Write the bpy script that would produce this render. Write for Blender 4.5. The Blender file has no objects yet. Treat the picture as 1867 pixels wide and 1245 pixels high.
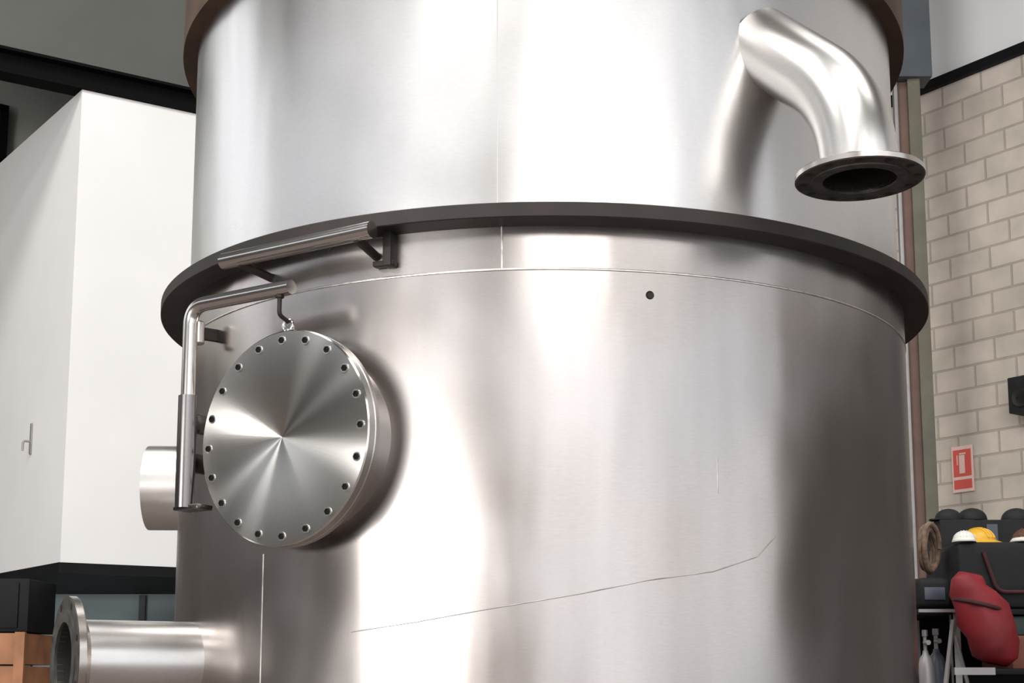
import bpy, bmesh, math, random
from mathutils import Vector, Matrix
random.seed(7)
S = bpy.context.scene
C = S.collection
PI = math.pi
R = math.radians

# ------------------------------------------------------------------ camera
FPX, TILT, XP, YP, CZ = 2520.0, 0.1441, 933.5, 876.0, 1.3
cam_d = bpy.data.cameras.new('camera')
cam_d.sensor_width = 36.0
cam_d.sensor_fit = 'HORIZONTAL'
cam_d.lens = FPX / 1867 * 36
cam_d.shift_y = (YP - 622.5) / 1867
cam = bpy.data.objects.new('camera', cam_d)
C.objects.link(cam)
cam.location = (0, 0, CZ)
cam.rotation_euler = (PI / 2 + TILT, 0, 0)
S.camera = cam


def P(px, py, depth):
    """the place seen at photo pixel (px, py), at distance `depth` along +Y"""
    u, w = (px - XP) / FPX, (YP - py) / FPX
    y = math.cos(TILT) - w * math.sin(TILT)
    z = math.sin(TILT) + w * math.cos(TILT)
    return Vector((u * depth / y, depth, CZ + z * depth / y))


# ------------------------------------------------------------------ room axes (the two wall directions)
WANG = 53
AX = Vector((math.sin(R(WANG)), math.cos(R(WANG)), 0))
BX = Vector((-math.cos(R(WANG)), math.sin(R(WANG)), 0))
AXL = Vector((math.sin(R(59)), math.cos(R(59)), 0))      # the left front runs a little askew
BXL = Vector((-math.sin(R(38)), math.cos(R(38)), 0))


def AB(a, b, z=0.0):
    return AX * a + BX * b + Vector((0, 0, z))


A0, A1, B0, B1, HZ = -10.0, 10.55, -8.0, 11.7, 9.6

# ------------------------------------------------------------------ world, lights, exposure
w = bpy.data.worlds.new('world')
S.world = w
w.use_nodes = True
w.node_tree.nodes['Background'].inputs[0].default_value = (0.75, 0.85, 1.0, 1)
w.node_tree.nodes['Background'].inputs[1].default_value = 0.6
S.view_settings.view_transform = 'Standard'
S.view_settings.look = 'None'
S.view_settings.gamma = 1.0
S.view_settings.exposure = 0.0


def window_light(name, centre, normal, sx, sz, strength, col=(1, 0.985, 0.96)):
    """stand-in for daylight: a lamp the size of an unseen opening"""
    d = bpy.data.lights.new(name, 'AREA')
    d.shape = 'RECTANGLE'
    d.size, d.size_y = sx, sz
    d.energy = strength * sx * sz
    d.color = col
    o = bpy.data.objects.new(name, d)
    C.objects.link(o)
    o.location = centre
    o.rotation_euler = (-Vector(normal)).to_track_quat('Z', 'Y').to_euler()
    return o


# (centre along wall, z centre, width, height, watts per square metre)
UNSEEN_WIN_B = [(-4.9, 6.9, 6.2, 3.4, 15), (-3.0, 2.4, 9.0, 4.4, 4.5), (1.0, 6.9, 4.6, 3.2, 6), (5.0, 2.4, 6.6, 4.4, 3.0), (6.2, 6.9, 5.2, 3.2, 3.2)]  # first read from the white stripe; the others added to brighten the shell
ADDED_WIN_A = [(-0.9, 2.0, 5.2, 1.3, 125), (3.0, 7.0, 16.0, 2.6, 2.3)]  # unseen: low one added and sized for the lid's bow-tie, high one brightens the shell
ADDED_WIN_L = [(-5.2, 6.6, 8.8, 3.4, 3.6)]  # added out of view to brighten the upper shell's left side
for i, (a, z, sx, sz, st) in enumerate(UNSEEN_WIN_B):
    window_light('unseen_light_back_%d' % i, AB(a, B0 + .12, z), BX, sx, sz, st)
for i, (b, z, sx, sz, st) in enumerate(ADDED_WIN_A):
    window_light('added_light_side_%d' % i, AB(A0 + .12, b, z), AX, sx, sz, st)
for i, (a, z, sx, sz, st) in enumerate(ADDED_WIN_L):
    window_light('added_light_left_%d' % i, AB(a, B1 - .12, z), -BX, sx, sz, st)
# skylights in the roof (a, b, length along a, length along b, watts per square metre)
SKY = [(-3.5, -1.5, 9.0, 2.4, 34), (4.5, 0.0, 3.0, 6.0, 12), (-2.0, 4.5, 9.0, 2.4, 34)]
for i, (a, b, sa, sb, st) in enumerate(SKY):
    o = window_light('skylight_%d' % i, AB(a, b, HZ - .06), (0, 0, -1), sa, sb, st)
    o.rotation_euler = (0, 0, R(90 - WANG))


# ------------------------------------------------------------------ materials
def mat(name, col, rough=.6, metal=0.0, noise=None, bump=0.0, nscale=6.0, aniso=0.0, spec=.5, coat=0.0):
    m = bpy.data.materials.new(name)
    m.use_nodes = True
    nt = m.node_tree
    b = nt.nodes['Principled BSDF']
    b.inputs['Base Color'].default_value = (*col, 1)
    b.inputs['Roughness'].default_value = rough
    b.inputs['Metallic'].default_value = metal
    b.inputs['Specular IOR Level'].default_value = spec
    b.inputs['Coat Weight'].default_value = coat
    tc = nt.nodes.new('ShaderNodeTexCoord')
    if noise:
        n = nt.nodes.new('ShaderNodeTexNoise')
        n.inputs['Scale'].default_value = nscale
        n.inputs['Detail'].default_value = 5
        nt.links.new(tc.outputs['Object'], n.inputs['Vector'])
        r = nt.nodes.new('ShaderNodeValToRGB')
        r.color_ramp.elements[0].position = .3
        r.color_ramp.elements[1].position = .72
        r.color_ramp.elements[0].color = (*[c * (1 - noise) for c in col], 1)
        r.color_ramp.elements[1].color = (*[min(1, c * (1 + noise)) for c in col], 1)
        nt.links.new(n.outputs['Fac'], r.inputs['Fac'])
        nt.links.new(r.outputs['Color'], b.inputs['Base Color'])
        if bump:
            bp = nt.nodes.new('ShaderNodeBump')
            bp.inputs['Strength'].default_value = bump
            bp.inputs['Distance'].default_value = .01
            nt.links.new(n.outputs['Fac'], bp.inputs['Height'])
            nt.links.new(bp.outputs['Normal'], b.inputs['Normal'])
    if aniso:
        b.inputs['Anisotropic'].default_value = aniso
        t = nt.nodes.new('ShaderNodeTangent')
        t.direction_type = 'RADIAL'
        t.axis = 'Z'
        b.inputs['Anisotropic Rotation'].default_value = .25
        nt.links.new(t.outputs['Tangent'], b.inputs['Tangent'])
    return m


def steel(name, col=(.60, .575, .56), r0=.26, r1=.42, stain=.16, warm=(.42, .36, .30), streak=7.0, aniso=0.0, dent=.012):
    """rolled stainless plate: vertical handling streaks, blotchy sheen, faint stains"""
    m = bpy.data.materials.new(name)
    m.use_nodes = True
    nt = m.node_tree
    N, Lk = nt.nodes, nt.links
    b = N['Principled BSDF']
    b.inputs['Metallic'].default_value = 1.0
    tc = N.new('ShaderNodeTexCoord')

    def noise(scale, vec, detail=4, dist=0.0):
        mp = N.new('ShaderNodeMapping')
        mp.inputs['Scale'].default_value = vec
        Lk.new(tc.outputs['Object'], mp.inputs['Vector'])
        n = N.new('ShaderNodeTexNoise')
        n.inputs['Scale'].default_value = scale
        n.inputs['Detail'].default_value = detail
        n.inputs['Distortion'].default_value = dist
        Lk.new(mp.outputs['Vector'], n.inputs['Vector'])
        return n.outputs['Fac']
    blot = noise(2.2, (1, 1, 1.0), 2, .2)
    strk = noise(streak, (1, 1, .09), 3)
    fine = noise(60, (1, 1, 5.0), 2)

    def ramp(fac, c0, c1, p0=.35, p1=.7):
        r = N.new('ShaderNodeValToRGB')
        r.color_ramp.elements[0].position, r.color_ramp.elements[1].position = p0, p1
        r.color_ramp.elements[0].color, r.color_ramp.elements[1].color = (*c0, 1), (*c1, 1)
        Lk.new(fac, r.inputs['Fac'])
        return r.outputs['Color']

    def mix(fac, a, c, bt='MIX'):
        x = N.new('ShaderNodeMix')
        x.data_type = 'RGBA'
        x.blend_type = bt
        if isinstance(fac, float):
            x.inputs[0].default_value = fac
        else:
            Lk.new(fac, x.inputs[0])
        Lk.new(a, x.inputs[6])
        Lk.new(c, x.inputs[7])
        return x.outputs[2]
    base = ramp(strk, [c * (1 - stain) for c in col], [min(1, c * (1 + stain * .6)) for c in col])
    tint = ramp(blot, warm, col, .25, .6)
    cc = mix(.5, base, tint)
    fn = ramp(fine, (.93, .93, .93), (1, 1, 1), .3, .7)
    cc = mix(.7, cc, fn, 'MULTIPLY')
    Lk.new(cc, b.inputs['Base Color'])
    mr = N.new('ShaderNodeMapRange')
    mr.inputs['From Min'].default_value, mr.inputs['From Max'].default_value = .3, .7
    mr.inputs['To Min'].default_value, mr.inputs['To Max'].default_value = r0, r1
    Lk.new(blot, mr.inputs['Value'])
    Lk.new(mr.outputs['Result'], b.inputs['Roughness'])
    bp = N.new('ShaderNodeBump')
    bp.inputs['Strength'].default_value = 1.0
    bp.inputs['Distance'].default_value = dent
    wav = noise(3.0, (1, 1, .35), 2, .3)
    Lk.new(wav, bp.inputs['Height'])
    Lk.new(bp.outputs['Normal'], b.inputs['Normal'])
    if aniso:
        b.inputs['Anisotropic'].default_value = aniso
        t = N.new('ShaderNodeTangent')
        t.direction_type = 'RADIAL'
        t.axis = 'Z'
        Lk.new(t.outputs['Tangent'], b.inputs['Tangent'])
    return m


def block_mat(name, c1, c2, mortar, bw=.4, bh=.2):
    m = bpy.data.materials.new(name)
    m.use_nodes = True
    nt = m.node_tree
    N, Lk = nt.nodes, nt.links
    b = N['Principled BSDF']
    b.inputs['Roughness'].default_value = .9
    b.inputs['Specular IOR Level'].default_value = .2
    tc = N.new('ShaderNodeTexCoord')
    br = N.new('ShaderNodeTexBrick')
    br.inputs['Color1'].default_value = (*c1, 1)
    br.inputs['Color2'].default_value = (*c2, 1)
    br.inputs['Mortar'].default_value = (*mortar, 1)
    br.inputs['Scale'].default_value = 1
    br.inputs['Mortar Size'].default_value = .013
    br.inputs['Mortar Smooth'].default_value = .4
    br.inputs['Brick Width'].default_value = bw
    br.inputs['Row Height'].default_value = bh
    Lk.new(tc.outputs['UV'], br.inputs['Vector'])
    n = N.new('ShaderNodeTexNoise')
    n.inputs['Scale'].default_value = 3.5
    n.inputs['Detail'].default_value = 6
    Lk.new(tc.outputs['UV'], n.inputs['Vector'])
    r = N.new('ShaderNodeValToRGB')
    r.color_ramp.elements[0].color = (.82, .82, .78, 1)
    r.color_ramp.elements[1].color = (1.0, .96, .94, 1)
    r.color_ramp.elements[0].position, r.color_ramp.elements[1].position = .35, .65
    Lk.new(n.outputs['Fac'], r.inputs['Fac'])
    x = N.new('ShaderNodeMix')
    x.data_type = 'RGBA'
    x.blend_type = 'MULTIPLY'
    x.inputs[0].default_value = 1
    Lk.new(br.outputs['Color'], x.inputs[6])
    Lk.new(r.outputs['Color'], x.inputs[7])
    Lk.new(x.outputs[2], b.inputs['Base Color'])
    bp = N.new('ShaderNodeBump')
    bp.inputs['Strength'].default_value = .5
    bp.inputs['Distance'].default_value = .01
    bp.invert = True
    Lk.new(br.outputs['Fac'], bp.inputs['Height'])
    Lk.new(bp.outputs['Normal'], b.inputs['Normal'])
    return m


M = dict(
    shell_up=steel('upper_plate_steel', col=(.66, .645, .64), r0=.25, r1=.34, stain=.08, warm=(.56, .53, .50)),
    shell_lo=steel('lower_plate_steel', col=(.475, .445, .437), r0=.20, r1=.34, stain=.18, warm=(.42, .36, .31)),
    flange=mat('dark_flange_steel', (.022, .016, .014), .6, .2, noise=.35, nscale=8),
    polish=steel('polished_pipe_steel', col=(.68, .66, .64), r0=.27, r1=.33, stain=.05, warm=(.6, .56, .53), dent=.002),
    tube=steel('polished_tube_steel', col=(.62, .6, .58), r0=.15, r1=.2, stain=.05, warm=(.5, .46, .44), dent=.001),
    lid=mat('turned_lid_steel', (.54, .525, .50), .23, 1.0, aniso=.99),
    rim=steel('lid_rim_steel', col=(.5, .47, .45), r0=.22, r1=.3, stain=.08, dent=.001),
    weld=mat('weld_bead', (.62, .58, .55), .3, 1.0, noise=.2, nscale=60),
    seam=mat('ground_seam', (.46, .43, .41), .4, 1.0, noise=.15, nscale=40),
    score_reflection=mat('dull_score_and_reflection', (.44, .41, .40), .6, .8, noise=.5, nscale=12),
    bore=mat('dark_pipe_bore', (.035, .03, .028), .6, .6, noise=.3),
    face=mat('shaded_flange_face', (.05, .045, .04), .7, .2, noise=.5, nscale=25),  # shade on the nozzle flange faces put into the colour
    sleeve=steel('worn_sleeve_steel', col=(.27, .255, .25), r0=.2, r1=.3, stain=.2, warm=(.15, .13, .12), dent=.001),
    bolt=mat('dark_bolt', (.008, .008, .008), .7, 0, spec=.1),
    washer=mat('bright_washer', (.75, .73, .7), .25, 1.0),
    rust=mat('rust_brown_rim', (.055, .028, .014), .7, .1, noise=.35, nscale=9),
    white=mat('white_painted_panel', (.80, .785, .775), .75, noise=.03, nscale=1.5, spec=.2),
    clad_white=mat('white_cladding', (.84, .84, .84), .6, noise=.02, nscale=2, spec=.3),
    clad_grey=mat('dark_grey_cladding', (.105, .107, .098), .8, noise=.08, nscale=1.5, spec=.2),
    wall_grey=mat('grey_green_wall', (.60, .62, .57), .85, noise=.06, nscale=2, spec=.2),
    black=mat('black_painted_steel', (.006, .006, .007), .6, noise=.3, nscale=5, spec=.2),
    beam=mat('matt_black_beam', (.006, .006, .006), .95, spec=.05),
    blue=mat('blue_grey_door_panel', (.30, .38, .41), .6, noise=.08, nscale=2, spec=.3),
    slate=mat('slate_blue_steel', (.085, .098, .11), .55, noise=.12, nscale=3, spec=.3),
    brown=mat('brown_primer_steel', (.17, .10, .08), .65, noise=.15, nscale=4),
    olive=mat('olive_grey_steel', (.14, .13, .095), .65, noise=.15, nscale=4),
    floor=mat('concrete_floor', (.15, .12, .105), .55, noise=.15, nscale=1.3, spec=.4),
    ceil=mat('dark_roof_sheet', (.12, .12, .12), .8, noise=.1),
    pale_wall=mat('pale_workshop_wall', (.62, .60, .58), .8, noise=.06, nscale=1),
    dark_wall=mat('dark_wall_for_reflection', (.10, .09, .085), .8, noise=.15, nscale=1),  # unseen wall zones made dark to darken the steel's reflections
    blocks=block_mat('painted_concrete_blocks', (.61, .55, .49), (.68, .615, .555), (.47, .42, .37)),
    rack=mat('galvanised_grey', (.33, .315, .31), .45, .4, noise=.1, nscale=9),
    redcloth=mat('red_canvas', (.22, .010, .016), .6, noise=.3, nscale=7, bump=.4),
    strap=mat('dark_maroon_strap', (.05, .008, .01), .7),
    blackcloth=mat('black_nylon', (.006, .0055, .007), .75, noise=.4, nscale=10, bump=.4),
    yellow=mat('yellow_plastic', (.75, .42, .035), .35, spec=.5),
    whitep=mat('white_plastic', (.85, .83, .76), .35),
    brownp=mat('brown_leather', (.12, .045, .025), .6, noise=.2),
    rope=mat('tan_rope', (.20, .13, .09), .85, noise=.4, nscale=40, bump=.5),
    timber=mat('orange_brown_timber', (.34, .15, .07), .65, noise=.35, nscale=5),
    signred=mat('sign_red', (.72, .10, .075), .5),
    signpale=mat('sign_pale_border', (.88, .62, .56), .5),
    bottle=mat('blue_grey_bottle', (.07, .08, .11), .4),
    green=mat('dark_green_plastic', (.012, .035, .028), .5),
    redbrown=mat('red_brown_sheet', (.16, .05, .03), .7, noise=.3),
    glass=mat('dusty_pane', (.42, .45, .44), .15, spec=.6),
    concrete=mat('bare_trim', (.3, .3, .3), .8),
)


# ------------------------------------------------------------------ geometry helpers
def finish(bm, ang=35):
    bmesh.ops.recalc_face_normals(bm, faces=bm.faces)
    for f in bm.faces:
        f.smooth = True
    lim = R(ang)
    for e in bm.edges:
        if len(e.link_faces) == 2:
            e.smooth = e.calc_face_angle(0) < lim
        else:
            e.smooth = False


def obj(name, bm, m, parent=None, ang=35, mw=None):
    finish(bm, ang)
    me = bpy.data.meshes.new(name)
    bm.to_mesh(me)
    bm.free()
    ms = m if isinstance(m, (list, tuple)) else [m]
    for x in ms:
        me.materials.append(x)
    o = bpy.data.objects.new(name, me)
    C.objects.link(o)
    if mw is not None:
        o.matrix_world = mw
    if parent is not None:
        o.parent = parent
        bpy.context.view_layer.update()
        o.matrix_parent_inverse = parent.matrix_world.inverted()
    return o


def thing(name, label, cat, loc=(0, 0, 0), group=None):
    o = bpy.data.objects.new(name, None)
    C.objects.link(o)
    o.location = loc
    o.empty_display_size = .1
    o['label'], o['category'] = label, cat
    if group:
        o['group'] = group
    bpy.context.view_layer.update()
    return o


def tag(o, label, cat, group=None):
    o['label'], o['category'] = label, cat
    if group:
        o['group'] = group
    return o


def struct(name, bm, m, **k):
    o = obj(name, bm, m, **k)
    o['kind'] = 'structure'
    return o


def add_lathe(bm, prof, seg=64, mw=Matrix(), mi=0, closed=False):
    """prof: list of (radius, z) turned about z"""
    rings = []
    for r, z in prof:
        if r < 1e-6:
            rings.append([bm.verts.new(mw @ Vector((0, 0, z)))])
        else:
            rings.append([bm.verts.new(mw @ Vector((r * math.cos(2 * PI * k / seg), r * math.sin(2 * PI * k / seg), z))) for k in range(seg)])
    n = len(rings)
    for i in range(n if closed else n - 1):
        a, b = rings[i], rings[(i + 1) % n]
        for k in range(seg):
            k2 = (k + 1) % seg
            if len(a) == 1 and len(b) == 1:
                continue
            if len(a) == 1:
                f = bm.faces.new((a[0], b[k], b[k2]))
            elif len(b) == 1:
                f = bm.faces.new((a[k], a[k2], b[0]))
            else:
                f = bm.faces.new((a[k], a[k2], b[k2], b[k]))
            f.material_index = mi


def add_box(bm, c, size, mw=Matrix(), mi=0, bev=0.0):
    g = bmesh.ops.create_cube(bm, size=1)
    vs = g['verts']
    for v in vs:
        v.co = mw @ (Vector(c) + Vector((v.co.x * size[0], v.co.y * size[1], v.co.z * size[2])))
    fs = {f for v in vs for f in v.link_faces}
    for f in fs:
        f.material_index = mi
    if bev:
        es = {e for v in vs for e in v.link_edges}
        bmesh.ops.bevel(bm, geom=list(es), offset=bev, segments=2, affect='EDGES', profile=.6)


def add_tube(bm, pts, r, seg=16, cap=True, mi=0):
    pts = [Vector(p) for p in pts]
    rad = r if isinstance(r, (list, tuple)) else [r] * len(pts)
    n = None
    rings = []
    for i, p in enumerate(pts):
        t = (pts[min(i + 1, len(pts) - 1)] - pts[max(i - 1, 0)]).normalized()
        if n is None:
            n = t.orthogonal().normalized()
        n = (n - t * n.dot(t)).normalized()
        b = t.cross(n)
        rings.append([bm.verts.new(p + (n * math.cos(2 * PI * k / seg) + b * math.sin(2 * PI * k / seg)) * rad[i]) for k in range(seg)])
    for a, b in zip(rings, rings[1:]):
        for k in range(seg):
            f = bm.faces.new((a[k], a[(k + 1) % seg], b[(k + 1) % seg], b[k]))
            f.material_index = mi
    if cap:
        bm.faces.new(rings[0]).material_index = mi
        bm.faces.new(rings[-1]).material_index = mi


def bend(pts, rad, n=8):
    """round the corners of a polyline"""
    pts = [Vector(p) for p in pts]
    out = [pts[0]]
    for a, b, c in zip(pts, pts[1:], pts[2:]):
        u, v = (a - b).normalized(), (c - b).normalized()
        p0, p1 = b + u * rad, b + v * rad
        for k in range(n + 1):
            t = k / n
            out.append(p0 * (1 - t) ** 2 + b * 2 * t * (1 - t) + p1 * t ** 2)
    out.append(pts[-1])
    return out


def frame(o, z, x=None):
    """matrix with local z along `z`, at o"""
    z = Vector(z).normalized()
    x = Vector(x) if x is not None else Vector((0, 0, 1)).cross(z)
    if x.length < 1e-4:
        x = Vector((1, 0, 0))
    x = (x - z * x.dot(z)).normalized()
    y = z.cross(x)
    m = Matrix((x, y, z)).transposed().to_4x4()
    m.translation = Vector(o)
    return m


def wall_quad(bm, p0, d, length, z0, z1, thick, nrm, mi=0, uv=True):
    """an upright slab: from p0 along unit d, between z0 and z1; front face at p0, depth away from nrm"""
    d, nrm = Vector(d), Vector(nrm)
    p0 = Vector((p0[0], p0[1], 0))
    cs = []
    for t in (0, thick):
        for s, z in ((0, z0), (length, z0), (length, z1), (0, z1)):
            v = bm.verts.new(p0 + d * s - nrm * t + Vector((0, 0, z)))
            cs.append((v, s, z))
    lay = bm.loops.layers.uv.verify()
    idx = [(0, 1, 2, 3), (7, 6, 5, 4), (0, 4, 5, 1), (1, 5, 6, 2), (2, 6, 7, 3), (3, 7, 4, 0)]
    for q in idx:
        f = bm.faces.new([cs[i][0] for i in q])
        f.material_index = mi
        for lp, i in zip(f.loops, q):
            lp[lay].uv = (cs[i][1], cs[i][2])


# ------------------------------------------------------------------ the room
bm = bmesh.new()
wall = 0.25
add_box(bm, (0, 0, -.1), (A1 - A0 + .5, B1 - B0 + .5, .2))
for v in bm.verts:
    v.co = AB(v.co.x + (A0 + A1) / 2, v.co.y + (B0 + B1) / 2, v.co.z)
struct('floor', bm, M['floor'])
bm = bmesh.new()
add_box(bm, (0, 0, HZ + .1), (A1 - A0 + .5, B1 - B0 + .5, .2))
for v in bm.verts:
    v.co = AB(v.co.x + (A0 + A1) / 2, v.co.y + (B0 + B1) / 2, v.co.z)
struct('ceiling', bm, M['ceil'])

# right wall: concrete blocks below a black rail, white cladding above
pr = P(1675, 170, 12.0)
ZR = pr.z
A1 = pr.dot(AX)
bpr = pr.dot(BX)
BSPLIT = 5.2
bm = bmesh.new()
wall_quad(bm, AB(A1, B1), -BX, B1 - BSPLIT, 0, ZR, .25, -AX)
struct('wall_right', bm, M['blocks'])
bm = bmesh.new()
wall_quad(bm, AB(A1, BSPLIT), -BX, BSPLIT - B0, 0, 4.6, .25, -AX)
struct('wall_right_near', bm, M['dark_wall'])
bm = bmesh.new()
wall_quad(bm, AB(A1, BSPLIT), -BX, BSPLIT - B0, 4.6, HZ, .25, -AX)
struct('wall_right_high', bm, M['pale_wall'])  # unseen upper part made pale to lighten the upper shell's reflection
bm = bmesh.new()
wall_quad(bm, AB(A1 + .04, B1), -BX, B1 - BSPLIT, ZR, HZ, .21, -AX)
struct('wall_right_upper', bm, M['clad_white'])
bm = bmesh.new()
wall_quad(bm, AB(A1 - .05, B1), -BX, B1 - BSPLIT, ZR - .03, ZR + .06, .06, -AX)
struct('trim_1', bm, M['black'])
# far left grey wall


# the two walls behind the camera, with openings cut to fit the unseen window lamps
def pierced(p0fn, lo, hi, wins, cx_=(), cz_=()):
    bm = bmesh.new()
    xs = sorted({lo, hi} | set(cx_) | {c - s / 2 for c, _, s, _, _ in wins} | {c + s / 2 for c, _, s, _, _ in wins})
    zs = sorted({0, HZ} | set(cz_) | {z - s / 2 for _, z, _, s, _ in wins} | {z + s / 2 for _, z, _, s, _ in wins})
    for x0, x1 in zip(xs, xs[1:]):
        for z0, z1 in zip(zs, zs[1:]):
            cx, cz = (x0 + x1) / 2, (z0 + z1) / 2
            if any(abs(cx - c) < s / 2 and abs(cz - z) < h / 2 for c, z, s, h, _ in wins):
                continue
            bm.faces.new([bm.verts.new(p0fn(x, z)) for x, z in ((x0, z0), (x1, z0), (x1, z1), (x0, z1))])
    bmesh.ops.remove_doubles(bm, verts=bm.verts, dist=1e-4)
    return bm


struct('wall_back', pierced(lambda x, z: AB(x, B0, z), A0, A1, UNSEEN_WIN_B), M['pale_wall'])
bm = pierced(lambda x, z: AB(A0, x, z), B0, B1, ADDED_WIN_A, (2.5,), (4.2, 5.69))
for f in bm.faces:
    c = f.calc_center_median()
    f.material_index = 1 if c.z < 5.7 and (c.dot(BX) > 2.5 or c.z > 4.2) else 0
struct('wall_side', bm, [M['pale_wall'], M['dark_wall']])

bm = pierced(lambda x, z: AB(x, B1, z), A0, A1, ADDED_WIN_L, (), (4.2,))
for f in bm.faces:
    f.material_index = 1 if f.calc_center_median().z < 4.2 else 0
struct('wall_left', bm, [M['wall_grey'], M['dark_wall']])

# white upper enclosure that juts out on the left, with black underside
pc = P(150, 163, 9.0)
ac, bc, ZT = pc.dot(AX), pc.dot(BX), pc.z
ZBt = P(108, 1025, 9.0).z
LEN = (A1 - ac) / AXL.dot(AX) - .35


def prism(name, o, d1, l1, d2, l2, z0, z1, m):
    bm = bmesh.new()
    q = [o, o + d1 * l1, o + d1 * l1 + d2 * l2, o + d2 * l2]
    lo = [bm.verts.new((p.x, p.y, z0)) for p in q]
    hi = [bm.verts.new((p.x, p.y, z1)) for p in q]
    bm.faces.new(lo)
    bm.faces.new(hi)
    for k in range(4):
        bm.faces.new((lo[k], lo[(k + 1) % 4], hi[(k + 1) % 4], hi[k]))
    return struct(name, bm, m)


prism('wall_left_panel', pc, AXL, LEN, BXL, 2.6, ZBt, ZT, M['white'])
prism('trim_2', pc - AXL * .01 - BXL * .01, AXL, LEN + .02, BXL, 2.6, ZBt - .07, ZBt, M['black'])
# dark cladding over the black beam
prism('wall_left_upper', pc - AXL * 2.6 + BXL * .12, AXL, LEN + 2.6, BXL, .1, ZT + .19, HZ, M['clad_grey'])
# the beam: an I section
bm = bmesh.new()
ib = .16
for zz, dp, th in ((0, .16, .02), (ib, .16, .02), (ib / 2, .02, ib)):
    add_box(bm, (0, 0, zz), (LEN + 2.6, dp, th))
for v in bm.verts:
    v.co = Vector((pc.x, pc.y, 0)) + AXL * (v.co.x + (LEN - 2.6) / 2) + AXL.cross(Vector((0, 0, -1))) * (v.co.y + .06) + Vector((0, 0, v.co.z + ZT + .01))
struct('trim_3', bm, M['beam'])
# blue-grey door below, set back
d0 = P(50, 1072, 11.2)
d1 = P(420, 1072, 11.2)
ZD = ZBt - .07
bm = bmesh.new()
add_box(bm, ((d0.x + d1.x) / 2, 11.25, ZD / 2), (d1.x - d0.x, .08, ZD))
dr = struct('door_1', bm, M['blue'])
for k in range(2):
    bm = bmesh.new()
    x = d0.x + .04 + k * .9
    add_box(bm, (x, 11.19, ZD / 2), (.05, .04, ZD - .02))
    obj('door_frame', bm, M['slate'], dr)
# black-framed window on the grey wall
tt = (B1 - .02)


def on_plane_b(px, py, b):
    """where the ray of a pixel meets the plane at distance b along BX"""
    q = P(px, py, 1.0) - Vector((0, 0, CZ))
    t = b / q.dot(BX)
    return Vector((0, 0, CZ)) + q * t


def on_plane_a(px, py, a):
    q = P(px, py, 1.0) - Vector((0, 0, CZ))
    t = a / q.dot(AX)
    return Vector((0, 0, CZ)) + q * t


q1, q2 = on_plane_b(13, 197, tt), on_plane_b(9, 306, tt)
bm = bmesh.new()
W, H = 1.1, q1.z - q2.z
for (cx, cz, sx, sz) in ((-W / 2, H - .03, W, .06), (-W / 2, .03, W, .06), (-.035, H / 2, .07, H), (-W + .035, H / 2, .07, H)):
    add_box(bm, (cx, 0, cz), (sx, .08, sz))
for v in bm.verts:
    v.co = Vector((q1.x, q1.y, q2.z)) + AX * v.co.x + BX * (v.co.y - .02) + Vector((0, 0, v.co.z))
wn = struct('window_1', bm, M['black'])
bm = bmesh.new()
add_box(bm, (-W / 2, 0, H / 2), (W - .1, .02, H - .1))
for v in bm.verts:
    v.co = Vector((q1.x, q1.y, q2.z)) + AX * v.co.x + BX * (v.co.y - .0) + Vector((0, 0, v.co.z))
obj('pane', bm, M['glass'], wn)

# small grey hook plate on the left face of the white enclosure
nl = Vector((-BXL.y, BXL.x, 0))
if nl.x > 0:
    nl = -nl
q = P(58, 800, 1) - Vector((0, 0, CZ))
q = Vector((0, 0, CZ)) + q * (pc.dot(nl) / q.dot(nl))
t = thing('wall_hook', 'small pale grey hook on the white panel at far left', 'hook', q)
bm = bmesh.new()
mw = frame(q + nl * .006, nl)
add_box(bm, (0, 0, 0), (.03, .22, .012), mw, bev=.004)
obj('back_plate', bm, M['rack'], t)
bm = bmesh.new()
add_tube(bm, bend([q + Vector((0, 0, -.02)) + nl * .01, q + nl * .06 + Vector((0, 0, -.02)), q + nl * .06 + Vector((0, 0, -.09))], .02), .008, 10)
obj('hook_arm', bm, M['rack'], t)

# ------------------------------------------------------------------ steel columns at the corner, behind the tank
cb = P(1678, 700, 11.0)
t = thing('steel_column', 'brown painted steel column standing against the block wall, right of the tank', 'column', (cb.x, cb.y, 0))
zt = P(1665, 150, 11.0).z
mwc = Matrix.Translation((cb.x, cb.y, 0)) @ Matrix.Rotation(R(-8), 4, 'Z')
bm = bmesh.new()
add_box(bm, (-.055, 0, zt / 2 + .01), (.10, .012, zt - .02), mwc)
obj('web', bm, M['brown'], t)
bm = bmesh.new()
add_box(bm, (.04, 0, zt / 2 + .01), (.10, .14, zt - .02), mwc, bev=.004)
obj('flange_plate', bm, M['olive'], t)
bm = bmesh.new()
add_box(bm, (-.105, 0, zt / 2 + .01), (.03, .10, zt - .02), mwc, bev=.004)
obj('flange_plate', bm, M['rack'], t)
bm = bmesh.new()
add_box(bm, (-.02, 0, .01), (.34, .26, .02), mwc)
obj('base_plate', bm, M['brown'], t)
zc = P(1665, 158, 10.8)
t2 = thing('upper_column', 'slate grey boxed steel post rising above the brown column to the roof', 'column', (zc.x, zc.y, zt))
bm = bmesh.new()
x0, x1 = P(1612, 60, 11.0).x, P(1690, 60, 11.0).x
add_box(bm, ((x0 + x1) / 2, 11.0, (zt + HZ) / 2), (x1 - x0, .2, HZ - zt - .02), bev=.01)
obj('post', bm, M['slate'], t2)
bm = bmesh.new()
add_box(bm, ((x0 + x1) / 2 - .01, 11.0, zt + .06), (x1 - x0, .24, .12))
obj('splice_plate', bm, M['slate'], t2)

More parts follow.
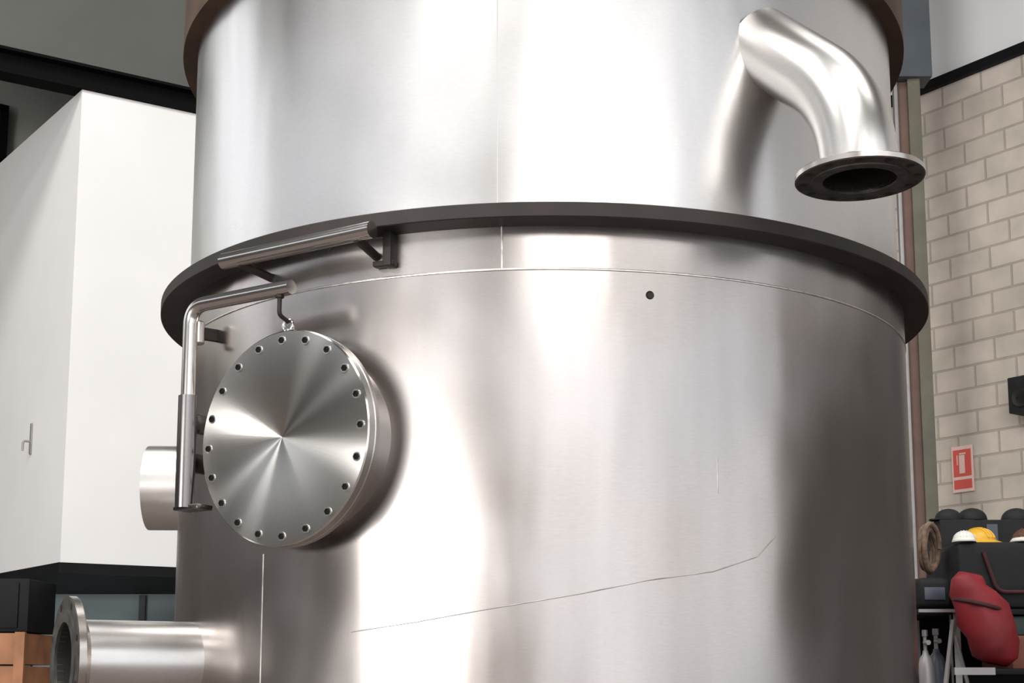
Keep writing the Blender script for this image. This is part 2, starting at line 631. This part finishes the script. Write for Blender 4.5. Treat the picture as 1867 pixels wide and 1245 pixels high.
# ------------------------------------------------------------------ THE TANK
TX, TY = .0877, 3.89
RU, RL, RF = .994, 1.005, 1.069
ZF = CZ + .996
TANK = thing('steel_tank', 'large cylindrical stainless steel tank filling the middle, with bolted manway and pipe stubs', 'tank', (TX, TY, 0))
TM = Matrix.Translation((TX, TY, 0))
L2 = Matrix.Rotation(0, 4, 'Z')


def tp(phi, rho, z):
    """a point about the tank: phi in degrees to the right of the side facing the camera"""
    return Vector((TX + rho * math.sin(R(phi)), TY - rho * math.cos(R(phi)), z))


def rad(phi):
    return Vector((math.sin(R(phi)), -math.cos(R(phi)), 0))


def tan_(phi):
    return Vector((math.cos(R(phi)), math.sin(R(phi)), 0))


def on_tank(px, py, r=RL):
    """phi, z where a pixel's ray meets the near side of the tank"""
    q = P(px, py, 1.0) - Vector((0, 0, CZ))
    a = q.x ** 2 + q.y ** 2
    b = -2 * (q.x * TX + q.y * TY)
    c = TX ** 2 + TY ** 2 - r * r
    disc = max(0, b * b - 4 * a * c)
    s = (-b - math.sqrt(disc)) / (2 * a)
    p = q * s
    return math.degrees(math.atan2(p.x - TX, TY - p.y)), CZ + p.z


ZTOP = CZ + 1.0 * 0 + on_tank(398, 18, RU)[1] - CZ


def shell(name, r, z0, z1, m, caps=None):
    bm = bmesh.new()
    prof = [(r - .008, z0), (r, z0), (r, z0 + .3 * (z1 - z0)), (r, z0 + .7 * (z1 - z0)), (r, z1), (r - .008, z1)]
    add_lathe(bm, prof, 192, closed=True)
    return obj(name, bm, m, TANK, mw=TM.copy())


shell('lower_shell', RL, .0, ZF, M['shell_lo'])
shell('upper_shell', RU, ZF + .012, ZTOP + .55, M['shell_up'])
bm = bmesh.new()
add_lathe(bm, [(RL - .005, ZF - .020), (RF - .002, ZF - .020), (RF, ZF - .018), (RF, ZF + .011), (RF - .002, ZF + .013), (RU - .005, ZF + .013)], 192, closed=True)
obj('girth_flange', bm, M['flange'], TANK, mw=TM.copy())
bm = bmesh.new()
add_lathe(bm, [(RU - .004, ZTOP), (1.034, ZTOP), (1.034, ZTOP + .5), (RU - .004, ZTOP + .5)], 192, closed=True)
obj('top_rim', bm, M['rust'], TANK, mw=TM.copy())


def ring_bead(z, r, h, name, m):
    bm = bmesh.new()
    add_lathe(bm, [(r - .001, z - h), (r + h * .45, z - h * .5), (r + h * .6, z), (r + h * .45, z + h * .5), (r - .001, z + h)], 192, closed=True)
    return obj(name, bm, m, TANK, mw=TM.copy())


def v_bead(phi, z0, z1, r, wd, m, name='weld_seam'):
    bm = bmesh.new()
    n = 14
    add_tube(bm, [tp(phi, r, z0 + (z1 - z0) * i / n) for i in range(n + 1)], wd, 8)
    return obj(name, bm, m, TANK)


zs = on_tank(1000, 490)[1]
ring_bead(zs, RL, .0035, 'weld_seam', M['weld'])
f, z = on_tank(907, 30, RU)
v_bead(f, ZF + .02, ZTOP + .5, RU - .0012, .0016, M['shell_up'])
f, z = on_tank(480, 1010)
v_bead(f, .05, z, RL - .0032, .004, M['score_reflection'])
f, z = on_tank(915, 440)
v_bead(f, zs, ZF - .02, RL - .001, .003, M['weld'])
f, z = on_tank(1308, 835)
v_bead(f, on_tank(1308, 900)[1], z, RL - .0006, .0014, M['score_reflection'], 'scratch_mark')

# long slanting reflection on the lower plate, drawn as a thin dull tube
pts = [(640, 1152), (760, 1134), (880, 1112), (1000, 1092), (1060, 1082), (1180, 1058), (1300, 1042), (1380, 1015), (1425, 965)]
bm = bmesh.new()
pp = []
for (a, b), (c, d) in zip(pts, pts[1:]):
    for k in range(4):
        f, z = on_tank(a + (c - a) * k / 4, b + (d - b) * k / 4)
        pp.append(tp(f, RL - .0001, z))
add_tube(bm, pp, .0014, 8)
obj('reflection_line', bm, M['score_reflection'], TANK)

# small tapped hole
f, z = on_tank(1185, 538)
bm = bmesh.new()
add_lathe(bm, [(0, 0), (.0065, 0), (.0085, .0015), (.0095, .0)], 20, frame(tp(f, RL + .0005, z), rad(f)))
obj('tapped_hole', bm, M['bore'], TANK)

# --- bracket under the flange
f, z = on_tank(716, 440)
bm = bmesh.new()
fm = frame(tp(f, RL + .014, 0), rad(f))
z1 = ZF - .02
z0 = on_tank(716, 490)[1]
add_box(bm, (0, (z0 + z1) / 2, 0), (.020, z1 - z0, .034), fm, bev=.003)
add_box(bm, (-.012, z0 + .008, 0), (.05, .012, .022), fm, bev=.003)
obj('flange_bracket', bm, M['flange'], TANK)

# --- manway
MF, MR, MZ = -32.1, .238, None
mc = P(522, 797, TY - 1.104 * math.cos(R(MF)))
MZ = mc.z
ax = rad(MF)
mo = tp(MF, 0, MZ)
bm = bmesh.new()
add_lathe(bm, [(.198, .90), (.205, .90), (.205, 1.06), (.198, 1.06)], 96, frame(mo, ax), closed=True)
obj('manway_neck', bm, M['rim'], TANK)
bm = bmesh.new()
add_lathe(bm, [(.16, 1.066), (MR - .002, 1.066), (MR, 1.068), (MR, 1.079), (MR - .002, 1.081), (.16, 1.081)], 96, frame(mo, ax), closed=True)
obj('manway_flange', bm, M['rim'], TANK)
lidm = frame(tp(MF, 1.082, MZ), ax)
bm = bmesh.new()
add_lathe(bm, [(0, 0), (MR - .002, 0), (MR, .002), (MR, .0195), (MR - .003, .0225), (.004, .0225), (.0025, .0215), (0, .0215)], 96)
lid = obj('manway_cover', bm, [M['lid']], TANK, mw=lidm)
vx = (Vector((0, 0, 1)) - ax * ax.z).normalized()
vy = ax.cross(vx)
proto = None
for k in range(20):
    a = 2 * PI * (k + .1) / 20
    p = tp(MF, 1.1045, MZ) + (vx * math.cos(a) + vy * math.sin(a)) * .2165
    if proto is None:
        bm = bmesh.new()
        add_lathe(bm, [(0, .0), (.0098, .0), (.0098, .0022), (.006, .0022)], 20, mi=1)
        add_lathe(bm, [(.0072, .002), (.0072, .0045), (.004, .005), (.0035, .0035), (0, .0035)], 6, mi=0)
        b_ = obj('bolt', bm, [M['bolt'], M['washer']], lid, mw=frame(p, ax))
        proto = b_
    else:
        b_ = proto.copy()
        C.objects.link(b_)
        b_.parent = lid
        b_.matrix_parent_inverse = proto.matrix_parent_inverse.copy()
        b_.matrix_basis = frame(p, ax)
# lifting eye on the rim of the lid
tv = tan_(MF)
et = tp(MF, 1.093, MZ + MR)
bm = bmesh.new()
rr = .013
add_tube(bm, [et + Vector((0, 0, .012)) + (tv * math.cos(t_) + Vector((0, 0, 1)) * math.sin(t_)) * rr for t_ in [2 * PI * k / 20 for k in range(21)]], .0045, 10, cap=False)
add_tube(bm, [et - Vector((0, 0, .006)), et + Vector((0, 0, .004))], .007, 12)
obj('lifting_eye', bm, M['tube'], lid)

# --- davit arm: upright post on the left of the lid, bent over the top to a hook
dz = P(455, 541, TY - 1.10 * math.cos(R(MF)) + .04).z
post = tp(MF, 1.125, 0) - tv * .266
armend = tp(MF, 1.125, dz) + tv * .035
zlow = P(345, 922, post.y).z
bm = bmesh.new()
dp_ = bend([Vector((post.x, post.y, zlow)), Vector((post.x, post.y, dz)), armend], .045, 10)
add_tube(bm, dp_, .0165, 20)
dav = obj('davit_arm', bm, M['tube'], TANK)
bm = bmesh.new()
zm = P(345, 722, post.y).z
add_lathe(bm, [(.0168, zlow - .005), (.0215, zlow - .005), (.0215, zm), (.0168, zm)], 24, Matrix.Translation((post.x, post.y, 0)), closed=True)
add_box(bm, (0, 0, 0), (.012, .045, .1), frame(Vector((post.x, post.y, zlow + .10)) - ax * .045, ax, tv), bev=.003)
add_box(bm, (0, 0, 0), (.012, .045, .1), frame(Vector((post.x, post.y, zm - .06)) - ax * .045, ax, tv), bev=.003)
add_box(bm, (0, 0, 0), (.075, .012, .05), frame(Vector((post.x + .012, post.y, zlow - .004)) - ax * .01, ax, tv), bev=.003)
obj('davit_sleeve', bm, M['sleeve'], dav)
bm = bmesh.new()
hk = tp(MF, 1.125, dz) + tv * .002
add_tube(bm, bend([hk, Vector((hk.x, hk.y, et.z + .03)), et + Vector((0, 0, .022))], .01, 5), .005, 10)
add_lathe(bm, [(0, -.02), (.010, -.02), (.010, -.008), (0, -.008)], 6, Matrix.Translation((hk.x, hk.y, dz)))
obj('hanger_rod', bm, M['flange'], dav)
# lug block on the shell behind the post
f, z = on_tank(393, 612)
bm = bmesh.new()
add_lathe(bm, [(0, -.028), (.013, -.028), (.0155, -.025), (.0155, .025), (.013, .028), (0, .028)], 24, Matrix.Translation(tp(f, RL + .045, z)))
lg = obj('pipe_lug', bm, M['polish'], TANK)
bm = bmesh.new()
add_box(bm, (0, 0, 0), (.016, .03, .06), frame(tp(f, RL + .016, z), rad(f)), bev=.003)
obj('lug_foot', bm, M['flange'], lg)

# --- grab rail under the flange
rho = 1.085
fr = MF
e0 = P(410, 478, TY - rho * math.cos(R(MF - 10)) + .02)
c_ = tp(fr, rho, 0)
# ends measured along the tangent
def along(px):
    u = (px - XP) / FPX
    # solve c + s*tv with x/y = u, allowing for the tilt of the upright lines
    lo, hi = -.5, .6
    for _ in range(40):
        mid = (lo + hi) / 2
        p = c_ + tv * mid
        q = P(px, 450, p.y)
        if p.x < q.x:
            lo = mid
        else:
            hi = mid
    return lo


s0, s1 = along(408), along(678)
pm = c_ + tv * (s0 + s1) / 2
zb = P(540, 456, pm.y).z
A_, B_ = c_ + tv * s0, c_ + tv * s1
A_.z = B_.z = zb + .009
bm = bmesh.new()
add_tube(bm, [A_, B_], .0185, 24)
gr = obj('grab_rail', bm, M['tube'], TANK)
for s in (.12, .9):
    p = A_.lerp(B_, s)
    d = (Vector((TX, TY, zb)) - p).normalized()
    bm = bmesh.new()
    add_tube(bm, [p - Vector((0, 0, .012)), p + d * .16 - Vector((0, 0, .035))], .010, 12)
    obj('rail_standoff', bm, M['flange'], gr)

# --- nozzles
def pipe_nozzle(name, path, r, fr_, m, th=.018, nb=8):
    bm = bmesh.new()
    add_tube(bm, path, r, 40, cap=False)
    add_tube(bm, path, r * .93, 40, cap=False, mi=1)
    o = obj(name, bm, [m, M['bore']], TANK)
    end = path[-1]
    d = (path[-1] - path[-2]).normalized()
    if fr_:
        bm = bmesh.new()
        add_lathe(bm, [(r * .93, -th), (fr_ - .002, -th), (fr_, -th + .002), (fr_, -.0015), (r * .93, -.0015)], 64, frame(end + d * .004, d), closed=True)
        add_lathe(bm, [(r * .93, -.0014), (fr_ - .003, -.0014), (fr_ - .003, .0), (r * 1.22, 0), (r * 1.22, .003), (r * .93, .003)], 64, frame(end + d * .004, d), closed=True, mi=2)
        # raised welding hub behind the plate
        add_lathe(bm, [(r, -th - .02), (r * 1.10, -th), (r, -th)], 48, frame(end + d * .004, d), closed=True)
        for k in range(nb):
            a = 2 * PI * (k + .5) / nb
            rb = (fr_ + r * 1.22) / 2
            mm = frame(end + d * .004, d)
            for zz, s in ((.0008, 1), (-th - .0008, 1)):
                mk = mm @ Matrix.Translation((rb * math.cos(a), rb * math.sin(a), zz))
                add_lathe(bm, [(0, 0), (.0085, 0)], 16, mk, mi=1)
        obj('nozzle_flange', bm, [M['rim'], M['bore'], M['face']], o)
    return o


M['fl_light'] = M['rim']
def to_px(p):
    d = p.y * math.cos(TILT) + (p.z - CZ) * math.sin(TILT)
    v = -p.y * math.sin(TILT) + (p.z - CZ) * math.cos(TILT)
    return XP + FPX * p.x / d, YP - FPX * v / d


# bent stub, high on the right: out from the shell, then down
EF = 31.0
fr0, zr0 = on_tank(1402, 92, 1.0)
eo = 1.1
for _ in range(40):
    zBf = P(1567, 325, TY - eo * math.cos(R(EF))).z
    eo += (1567 - to_px(tp(EF, eo, zBf))[0]) / 900
endp = tp(EF, eo, zBf)
root = tp(fr0, .97, zr0 + .03)
knee = Vector((endp.x, endp.y, zBf + .165))
stub = [root, knee, endp]
pth = bend(stub, .15, 18)
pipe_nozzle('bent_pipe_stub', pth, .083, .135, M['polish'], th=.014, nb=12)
# reinforcing weld where it meets the shell
# straight stub with flange, low on the left
NF = -60.0
n0 = P(135, 1206, 3.245)
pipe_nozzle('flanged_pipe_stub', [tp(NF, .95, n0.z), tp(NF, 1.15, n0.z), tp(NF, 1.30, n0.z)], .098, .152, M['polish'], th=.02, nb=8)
# short plain stub on the left side
KF = -88.0
k0 = P(295, 893, TY)
pipe_nozzle('plain_pipe_stub', [tp(KF, .95, k0.z), tp(KF, 1.05, k0.z), tp(KF, 1.108, k0.z)], .119, 0, M['polish'])

# ------------------------------------------------------------------ safety sign on the block wall
qa, qb = on_plane_a(1737, 818, A1), on_plane_a(1779, 890, A1)
sw, sh = (qb - qa).to_2d().length, .40
sc_ = on_plane_a(1757, 855, A1)
sm = frame(sc_ - AX * .012, -AX)
sgn = thing('safety_sign', 'small red and pale pink fire safety sign on the block wall', 'sign', sc_)
bm = bmesh.new()
add_box(bm, (0, 0, 0), (sw, sh, .008), sm)
obj('sign_plate', bm, M['signpale'], sgn)
bm = bmesh.new()
add_box(bm, (0, sh * .13, .005), (sw * .84, sh * .58, .004), sm)
add_box(bm, (0, -sh * .33, .005), (sw * .84, sh * .20, .004), sm)
obj('red_panel', bm, M['signred'], sgn)
bm = bmesh.new()
add_box(bm, (0, sh * .10, .009), (sw * .26, sh * .40, .004), sm, bev=.001)
add_box(bm, (sw * .04, sh * .33, .009), (sw * .30, sh * .035, .004), sm)
add_box(bm, (-sw * .22, sh * .20, .009), (sw * .04, sh * .22, .004), sm)
obj('pictogram', bm, M['signpale'], sgn)

# dark box on the wall at the right edge
q = on_plane_a(1888, 723, A1)
t = thing('wall_speaker', 'black box fixed high on the block wall at the right edge', 'speaker', q)
bm = bmesh.new()
mw = frame(q - AX * .11, -AX)
add_box(bm, (0, 0, 0), (.24, .30, .2), mw, bev=.012)
obj('housing', bm, M['blackcloth'], t)
bm = bmesh.new()
add_lathe(bm, [(0, 0), (.05, 0), (.08, .012), (.085, .004)], 28, mw @ Matrix.Translation((0, -.03, .1)))
obj('speaker_cone', bm, M['bore'], t)

# ------------------------------------------------------------------ storage rack and its clutter, right
RD = 6.0      # depth of the rack's front


def rp(px, py, d=RD):
    return P(px, py, d)


zA_ = rp(1700, 1110).z
zB_ = rp(1780, 1220).z
xl, xr = rp(1674, 1110).x, rp(1672, 1110).x + 1.35
rack = thing('storage_rack', 'grey steel angle rack loaded with bags and helmets, right of the tank', 'rack', ((xl + xr) / 2, RD + .3, 0))
for x in (xl + .16, xr):
    for y in (RD, RD + .6):
        bm = bmesh.new()
        add_box(bm, (x, y, zA_ / 2), (.035, .006, zA_ - .002))
        add_box(bm, (x - .0145, y + .0145, zA_ / 2), (.006, .035, zA_ - .002))
        obj('upright', bm, M['rack'], rack)
for z, yf, dd in ((zA_, RD, .62), (zB_, RD - .26, .88), (.42, RD, .62)):
    bm = bmesh.new()
    x0_ = xl if z == zA_ else xl + .20
    add_box(bm, ((x0_ + xr) / 2, yf + dd / 2, z - .012), (xr - x0_, dd, .024), bev=.003)
    obj('shelf', bm, M['black'], rack)
bm = bmesh.new()
add_box(bm, ((xl + xl + .17) / 2, RD - .006, zA_ - .008), (.17, .012, .014))
obj('edge_rail', bm, M['rack'], rack)
bm = bmesh.new()
u0, u1 = rp(1740, 1219, RD - .27).x, rp(1814, 1219, RD - .27).x
add_box(bm, ((u0 + u1) / 2, RD - .268, zB_ - .01), (u1 - u0, .014, .03))
obj('edge_rail', bm, M['rack'], rack)
bm = bmesh.new()
add_box(bm, ((xl + xr) / 2 + .03, RD + .615, zA_ / 2 + .1), (xr - xl - .06, .012, zA_ + .15))
obj('back_panel', bm, M['black'], rack)
bm = bmesh.new()
add_tube(bm, [rp(1724, 1250), rp(1738, 1130)], .011, 8)
add_tube(bm, [rp(1764, 1245), rp(1742, 1160)], .009, 8)
obj('brace', bm, M['rack'], rack)


def blob(name, c, size, m, rot=(0, 0, 0), seed=0, amp=.10, parent=None, sub=3, sq=.8):
    """a soft filled bag: rounded block with lumps"""
    rnd = random.Random(seed)
    ph = [rnd.uniform(0, 6) for _ in range(6)]
    bm = bmesh.new()
    bmesh.ops.create_icosphere(bm, subdivisions=sub + 1, radius=1)
    for v in bm.verts:
        p = v.co.copy()
        p = Vector([math.copysign(abs(q_) ** sq, q_) for q_ in p])
        k = 1 + amp * (math.sin(4 * p.x + ph[0]) * math.sin(3.5 * p.y + ph[1]) + .6 * math.sin(6 * p.z + ph[2] + 2 * p.x) + .4 * math.sin(9 * p.x + ph[3] + 3 * p.z))
        v.co = Vector((p.x * size[0] / 2, p.y * size[1] / 2, p.z * size[2] / 2)) * k
    from mathutils import Euler
    mw = Matrix.Translation(c) @ Euler(rot).to_matrix().to_4x4()
    for v in bm.verts:
        v.co = mw @ v.co
    return obj(name, bm, m, parent, ang=80)


def hat(label, c, r, m, rot, brimm=None):
    t = thing('hard_hat', label, 'helmet', c)
    mw = Matrix.Translation(c) @ rot
    bm = bmesh.new()
    prof = [(r * math.cos(a), r * .82 * math.sin(a)) for a in [k * PI / 2 / 12 for k in range(12)]] + [(0, r * .82)]
    prof = [(r * .95, -.0)] + prof
    add_lathe(bm, prof, 36, mw)
    for k in (-1, 0, 1):
        pts_ = []
        for j in range(13):
            a = PI * j / 12
            pts_.append(mw @ Vector((r * math.cos(a) * 1.0, k * r * .25, r * .84 * math.sin(a) * (1 - .04 * abs(k)))))
        add_tube(bm, pts_[1:-1], r * .05, 6)
    obj('helmet_shell', bm, m, t)
    bm = bmesh.new()
    n = 36
    ins, outs, ins2, outs2 = [], [], [], []
    for k in range(n):
        a = 2 * PI * k / n
        ro = r * (1.08 + .38 * max(0, math.cos(a)) ** 2)
        for lst, rr_, zz in ((ins, r * .97, .0), (outs, ro, -.012), (ins2, r * .97, .008), (outs2, ro, -.006)):
            lst.append(bm.verts.new(mw @ Vector((rr_ * math.cos(a), rr_ * math.sin(a), zz))))
    for k in range(n):
        j = (k + 1) % n
        for a_, b_ in ((ins, outs), (outs, outs2), (outs2, ins2), (ins2, ins)):
            bm.faces.new((a_[k], a_[j], b_[j], b_[k]))
    obj('brim', bm, brimm or m, t)
    return t


def cap(label, c, r, yaw):
    t = thing('cap', label, 'cap', c, 'black caps on the carton')
    mw = Matrix.Translation(c) @ Matrix.Rotation(yaw, 4, 'Z')
    bm = bmesh.new()
    prof = [(r, 0)] + [(r * math.cos(x) * (1 - .0 * x), r * .95 * math.sin(x) ** .8) for x in [k * PI / 2 / 12 for k in range(1, 12)]] + [(0, r * .95)]
    add_lathe(bm, prof, 30, mw)
    obj('crown', bm, M['blackcloth'], t)
    bm = bmesh.new()
    n = 14
    up, dn = [], []
    for k in range(n + 1):
        x = -1.15 + 2.3 * k / n
        i_, o_ = Vector((r * .97 * math.cos(x), r * .97 * math.sin(x), 0)), Vector((r * (1.0 + .75 * math.cos(x * 1.3) ** .5 if abs(x) < 1.15 else 1.0) * math.cos(x * .9), r * math.sin(x * .9) * 1.02, .012 * math.cos(x * 2) * 0))
        up.append((bm.verts.new(mw @ (i_ + Vector((0, 0, .010)))), bm.verts.new(mw @ (o_ + Vector((0, 0, .006))))))
        dn.append((bm.verts.new(mw @ (i_ + Vector((0, 0, .004)))), bm.verts.new(mw @ (o_ + Vector((0, 0, .001))))))
    for k in range(n):
        bm.faces.new((up[k][0], up[k][1], up[k + 1][1], up[k + 1][0]))
        bm.faces.new((dn[k][0], dn[k][1], dn[k + 1][1], dn[k + 1][0]))
        bm.faces.new((up[k][1], dn[k][1], dn[k + 1][1], up[k + 1][1]))
    obj('visor', bm, M['blackcloth'], t)
    return t


def bar_box(name, label, cat, x0, x1, y, dd, z0, z1, m, tape):
    t = thing(name, label, cat, ((x0 + x1) / 2, y + dd / 2, z0))
    bm = bmesh.new()
    add_box(bm, ((x0 + x1) / 2, y + dd / 2, (z0 + z1) / 2 + .001), (x1 - x0, dd, z1 - z0 - .002), bev=.006)
    obj('box_body', bm, m, t)
    bm = bmesh.new()
    add_box(bm, ((x0 + x1) / 2, y - .001, (z0 + z1) / 2), (.05, .004, (z1 - z0) * .9))
    obj('front_strip', bm, tape, t)
    return t


hz = zA_
# dark carton at the back of the top shelf, caps on it
ct = P(1790, 948, RD + .36).z
bar_box('dark_carton', 'dark carton on the back of the rack with three black caps on it', 'box', rp(1716, 1000, RD + .34).x, rp(1905, 1000, RD + .34).x, RD + .34, .25, hz, ct, M['blackcloth'], M['bottle'])
for px, dy, r, yaw, lb in ((1729, .42, .062, 3.6, 'small black cap on the dark carton, nearest the tank'),
                           (1772, .46, .070, 4.6, 'black cap standing on the carton behind the yellow hard hat'),
                           (1853, .46, .070, 4.9, 'black cap standing behind the brown hard hat')):
    p = P(px, 948, RD + dy)
    cap(lb, Vector((p.x, RD + dy, ct + .001)), r, yaw)
# black holdall at the front of the top shelf
ht = P(1800, 992, RD + .12).z - hz
cx_ = rp(1834, 1040).x + .03
hb = thing('black_holdall', 'bulky black nylon holdall on the top shelf of the rack at the right edge', 'bag', (cx_, RD + .15, hz))
bm = bmesh.new()
add_box(bm, (cx_, RD + .16, hz + ht / 2 + .002), (.46, .28, ht), bev=.03)
bmesh.ops.subdivide_edges(bm, edges=bm.edges[:], cuts=2, use_grid_fill=True)
obj('bag_body', bm, M['blackcloth'], hb, ang=80)
bm = bmesh.new()
add_tube(bm, bend([Vector((cx_ - .12, RD + .012, hz + ht * .85)), Vector((cx_ - .07, RD + .0, hz + ht * .25)), Vector((cx_ + .07, RD + .0, hz + ht * .25)), Vector((cx_ + .12, RD + .012, hz + ht * .85))], .04), .009, 8)
obj('carry_strap', bm, M['strap'], hb)
hy = RD + .13
p = P(1784, 985, RD + .205)
hat('yellow hard hat on the black holdall, behind the small white one', Vector((p.x, RD + .205, hz + ht + .016)), .078, M['yellow'], Matrix.Rotation(R(300), 4, 'Z'))
p = P(1758, 985, RD + .075)
hat('small white hard hat on the left end of the black holdall', Vector((p.x, RD + .075, hz + ht + .016)), .048, M['whitep'], Matrix.Rotation(R(250), 4, 'Z'))
hy = RD + .10
p = P(1872, 985, hy)
hat('brown hard hat with a white brim at the right edge, on the black holdall', Vector((p.x, hy, hz + ht + .018)), .062, M['brownp'], Matrix.Rotation(R(235), 4, 'Z'), M['whitep'])
# smaller black bag at its left with a coil of rope on it
cb_ = rp(1709, 1082)
ph_ = rp(1712, 1052).z - hz
sb = thing('black_pouch', 'small slumped black bag at the left end of the rack, under the rope', 'bag', (cb_.x, RD + .16, hz))
bm = bmesh.new()
add_box(bm, (cb_.x, RD + .15, hz + ph_ / 2 + .002), (.145, .22, ph_), bev=.03)
obj('bag_body', bm, M['blackcloth'], sb, ang=80)
bm = bmesh.new()
add_box(bm, (cb_.x, RD + .038, hz + ph_ * .5), (.09, .008, ph_ * .4), bev=.003)
obj('front_pocket', bm, M['bottle'], sb)
rc = P(1693, 1003, RD + .15)
bm = bmesh.new()
rr0 = (P(1693, 955, RD + .15).z - (hz + ph_)) / 2
cz_ = hz + ph_ + rr0 + .012
turn = []
nt_ = 5
for k in range(nt_ * 28 + 1):
    x = 2 * PI * k / 28
    rj = (rr0 - .020) * (.9 + .12 * math.sin(x * .37 + 1))
    turn.append(Vector((rc.x + rj * .46 * math.cos(x) + .004 * math.sin(x * 2.3), RD + .10 + .1 * k / (nt_ * 28) + rj * .5 * math.cos(x), cz_ + rj * math.sin(x))))
add_tube(bm, turn, .011, 8)
tag(obj('rope_coil', bm, M['rope']), 'tan and brown coil of rope standing on the small black bag', 'rope')


# red sack with a dark strap, leaning on the lower shelf in front
def sack():
    base = RD - .16
    prof = [(1768, 1046, .05), (1766, 1058, .075), (1768, 1075, .085), (1778, 1095, .095), (1792, 1120, .108), (1806, 1148, .112), (1814, 1175, .104), (1816, 1198, .085), (1814, 1212, .05)]
    t = thing('red_sack', 'slumped red canvas sack with a dark strap leaning on the lower rack shelf', 'bag', (rp(1812, 1215, base).x, base, zB_))
    bm = bmesh.new()
    pts_ = [P(a_, b_, base) for a_, b_, _ in prof]
    zl = pts_[-1].z
    for p_ in pts_:
        p_.z = max(p_.z, zB_ + .02)
    add_tube(bm, pts_, [r_ for _, _, r_ in prof], 28)
    for v in bm.verts:
        v.co.y = base + (v.co.y - base) * .75 + .008 * math.sin(v.co.z * 60 + v.co.x * 25)
        v.co.x += .009 * math.sin(v.co.z * 45 + v.co.y * 20) + .004 * math.sin(v.co.z * 110)
        v.co.z = max(v.co.z, zB_ + .002)
    obj('sack_body', bm, M['redcloth'], t, ang=80)
    bm = bmesh.new()
    c = P(1784, 1104, base)
    add_tube(bm, [c + Vector((.101 * math.cos(x), .078 * math.sin(x), -.025 * math.cos(x))) for x in [2 * PI * k / 28 for k in range(29)]], .010, 8, cap=False)
    obj('sack_strap', bm, M['strap'], t)


sack()
# boxes on the lower shelf at the right edge
xq = rp(1848, 1180).x
bar_box('red_brown_carton', 'red-brown carton on the lower shelf right of the red sack', 'box', xq, xq + .34, RD + .02, .4, zB_, rp(1850, 1158).z, M['redbrown'], M['brownp'])
bar_box('green_crate', 'dark green crate stacked on the red-brown carton', 'crate', xq + .01, xq + .32, RD + .04, .36, rp(1850, 1158).z, rp(1850, 1122).z, M['green'], M['bottle'])


# gas bottles on the floor under the rack's left end
def gas_bottle(label, x, y, r, h, m):
    t = thing('gas_bottle', label, 'gas bottle', (x, y, 0), 'gas bottles at the left end of the rack')
    bm = bmesh.new()
    add_lathe(bm, [(0, 0), (r - .01, 0), (r, .015), (r, h - .22), (r * .93, h - .17), (r * .7, h - .125), (r * .36, h - .105), (r * .3, h - .09), (0, h - .09)], 32, Matrix.Translation((x, y, .001)))
    obj('bottle_body', bm, m, t)
    bm = bmesh.new()
    add_lathe(bm, [(0, h - .09), (r * .22, h - .09), (r * .22, h - .03), (r * .34, h - .028), (r * .34, h), (0, h)], 12, Matrix.Translation((x, y, .001)))
    add_tube(bm, [Vector((x, y, h - .055)), Vector((x, y - .05, h - .055))], .011, 10)
    obj('valve', bm, M['rack'], t)


hb1 = rp(1700, 1132, RD + .1).z
gas_bottle('pale grey slim gas bottle, nearer the tank', rp(1688, 1200, RD + .1).x - 0.0, RD + .1, .038, hb1 - .04, M['rack'])
gas_bottle('dark blue-grey gas bottle beside the rack leg', rp(1712, 1200, RD + .2).x - .004, RD + .22, .044, hb1 - .03, M['bottle'])

# ------------------------------------------------------------------ left edge: timber crate, and an added black block for the dark recess above
cd = 8.4
x0_, x1_ = P(-130, 1200, cd).x, P(44, 1200, cd).x
zc_ = P(20, 1152, cd).z
t = thing('timber_crate', 'orange-brown timber crate standing at the left edge, only its corner in view', 'crate', ((x0_ + x1_) / 2, cd + .3, 0))
bm = bmesh.new()
nb_ = 8
for k in range(nb_):
    h_ = zc_ / nb_
    add_box(bm, ((x0_ + x1_) / 2, cd + .3, h_ * (k + .5)), (x1_ - x0_ - .03, .56, h_ - .012))
obj('planks', bm, M['timber'], t)
for x in (x0_ + .03, x1_ - .03):
    bm = bmesh.new()
    add_box(bm, (x, cd + .005, zc_ / 2), (.06, .03, zc_))
    obj('corner_batten', bm, M['timber'], t)
zk = P(20, 1056, cd + .1).z
x2_ = P(48, 1100, cd).x
t = thing('recess_shade', 'black block standing in for the dark recess over the timber crate at the left edge', 'recess block', ((x0_ + x2_) / 2, cd + .3, zc_))
bm = bmesh.new()
add_box(bm, ((x0_ + x2_) / 2, cd + .29, (zc_ + zk) / 2 + .001), (x2_ - x0_, .5, zk - zc_ - .002), bev=.008)
obj('recess_shade_body', bm, M['black'], t)
bm = bmesh.new()
add_box(bm, ((x0_ + x2_) / 2 - .02, cd + .034, (zc_ + zk) / 2), (x2_ - x0_ - .08, .014, zk - zc_ - .05), bev=.004)
obj('recess_shade_front', bm, M['black'], t)
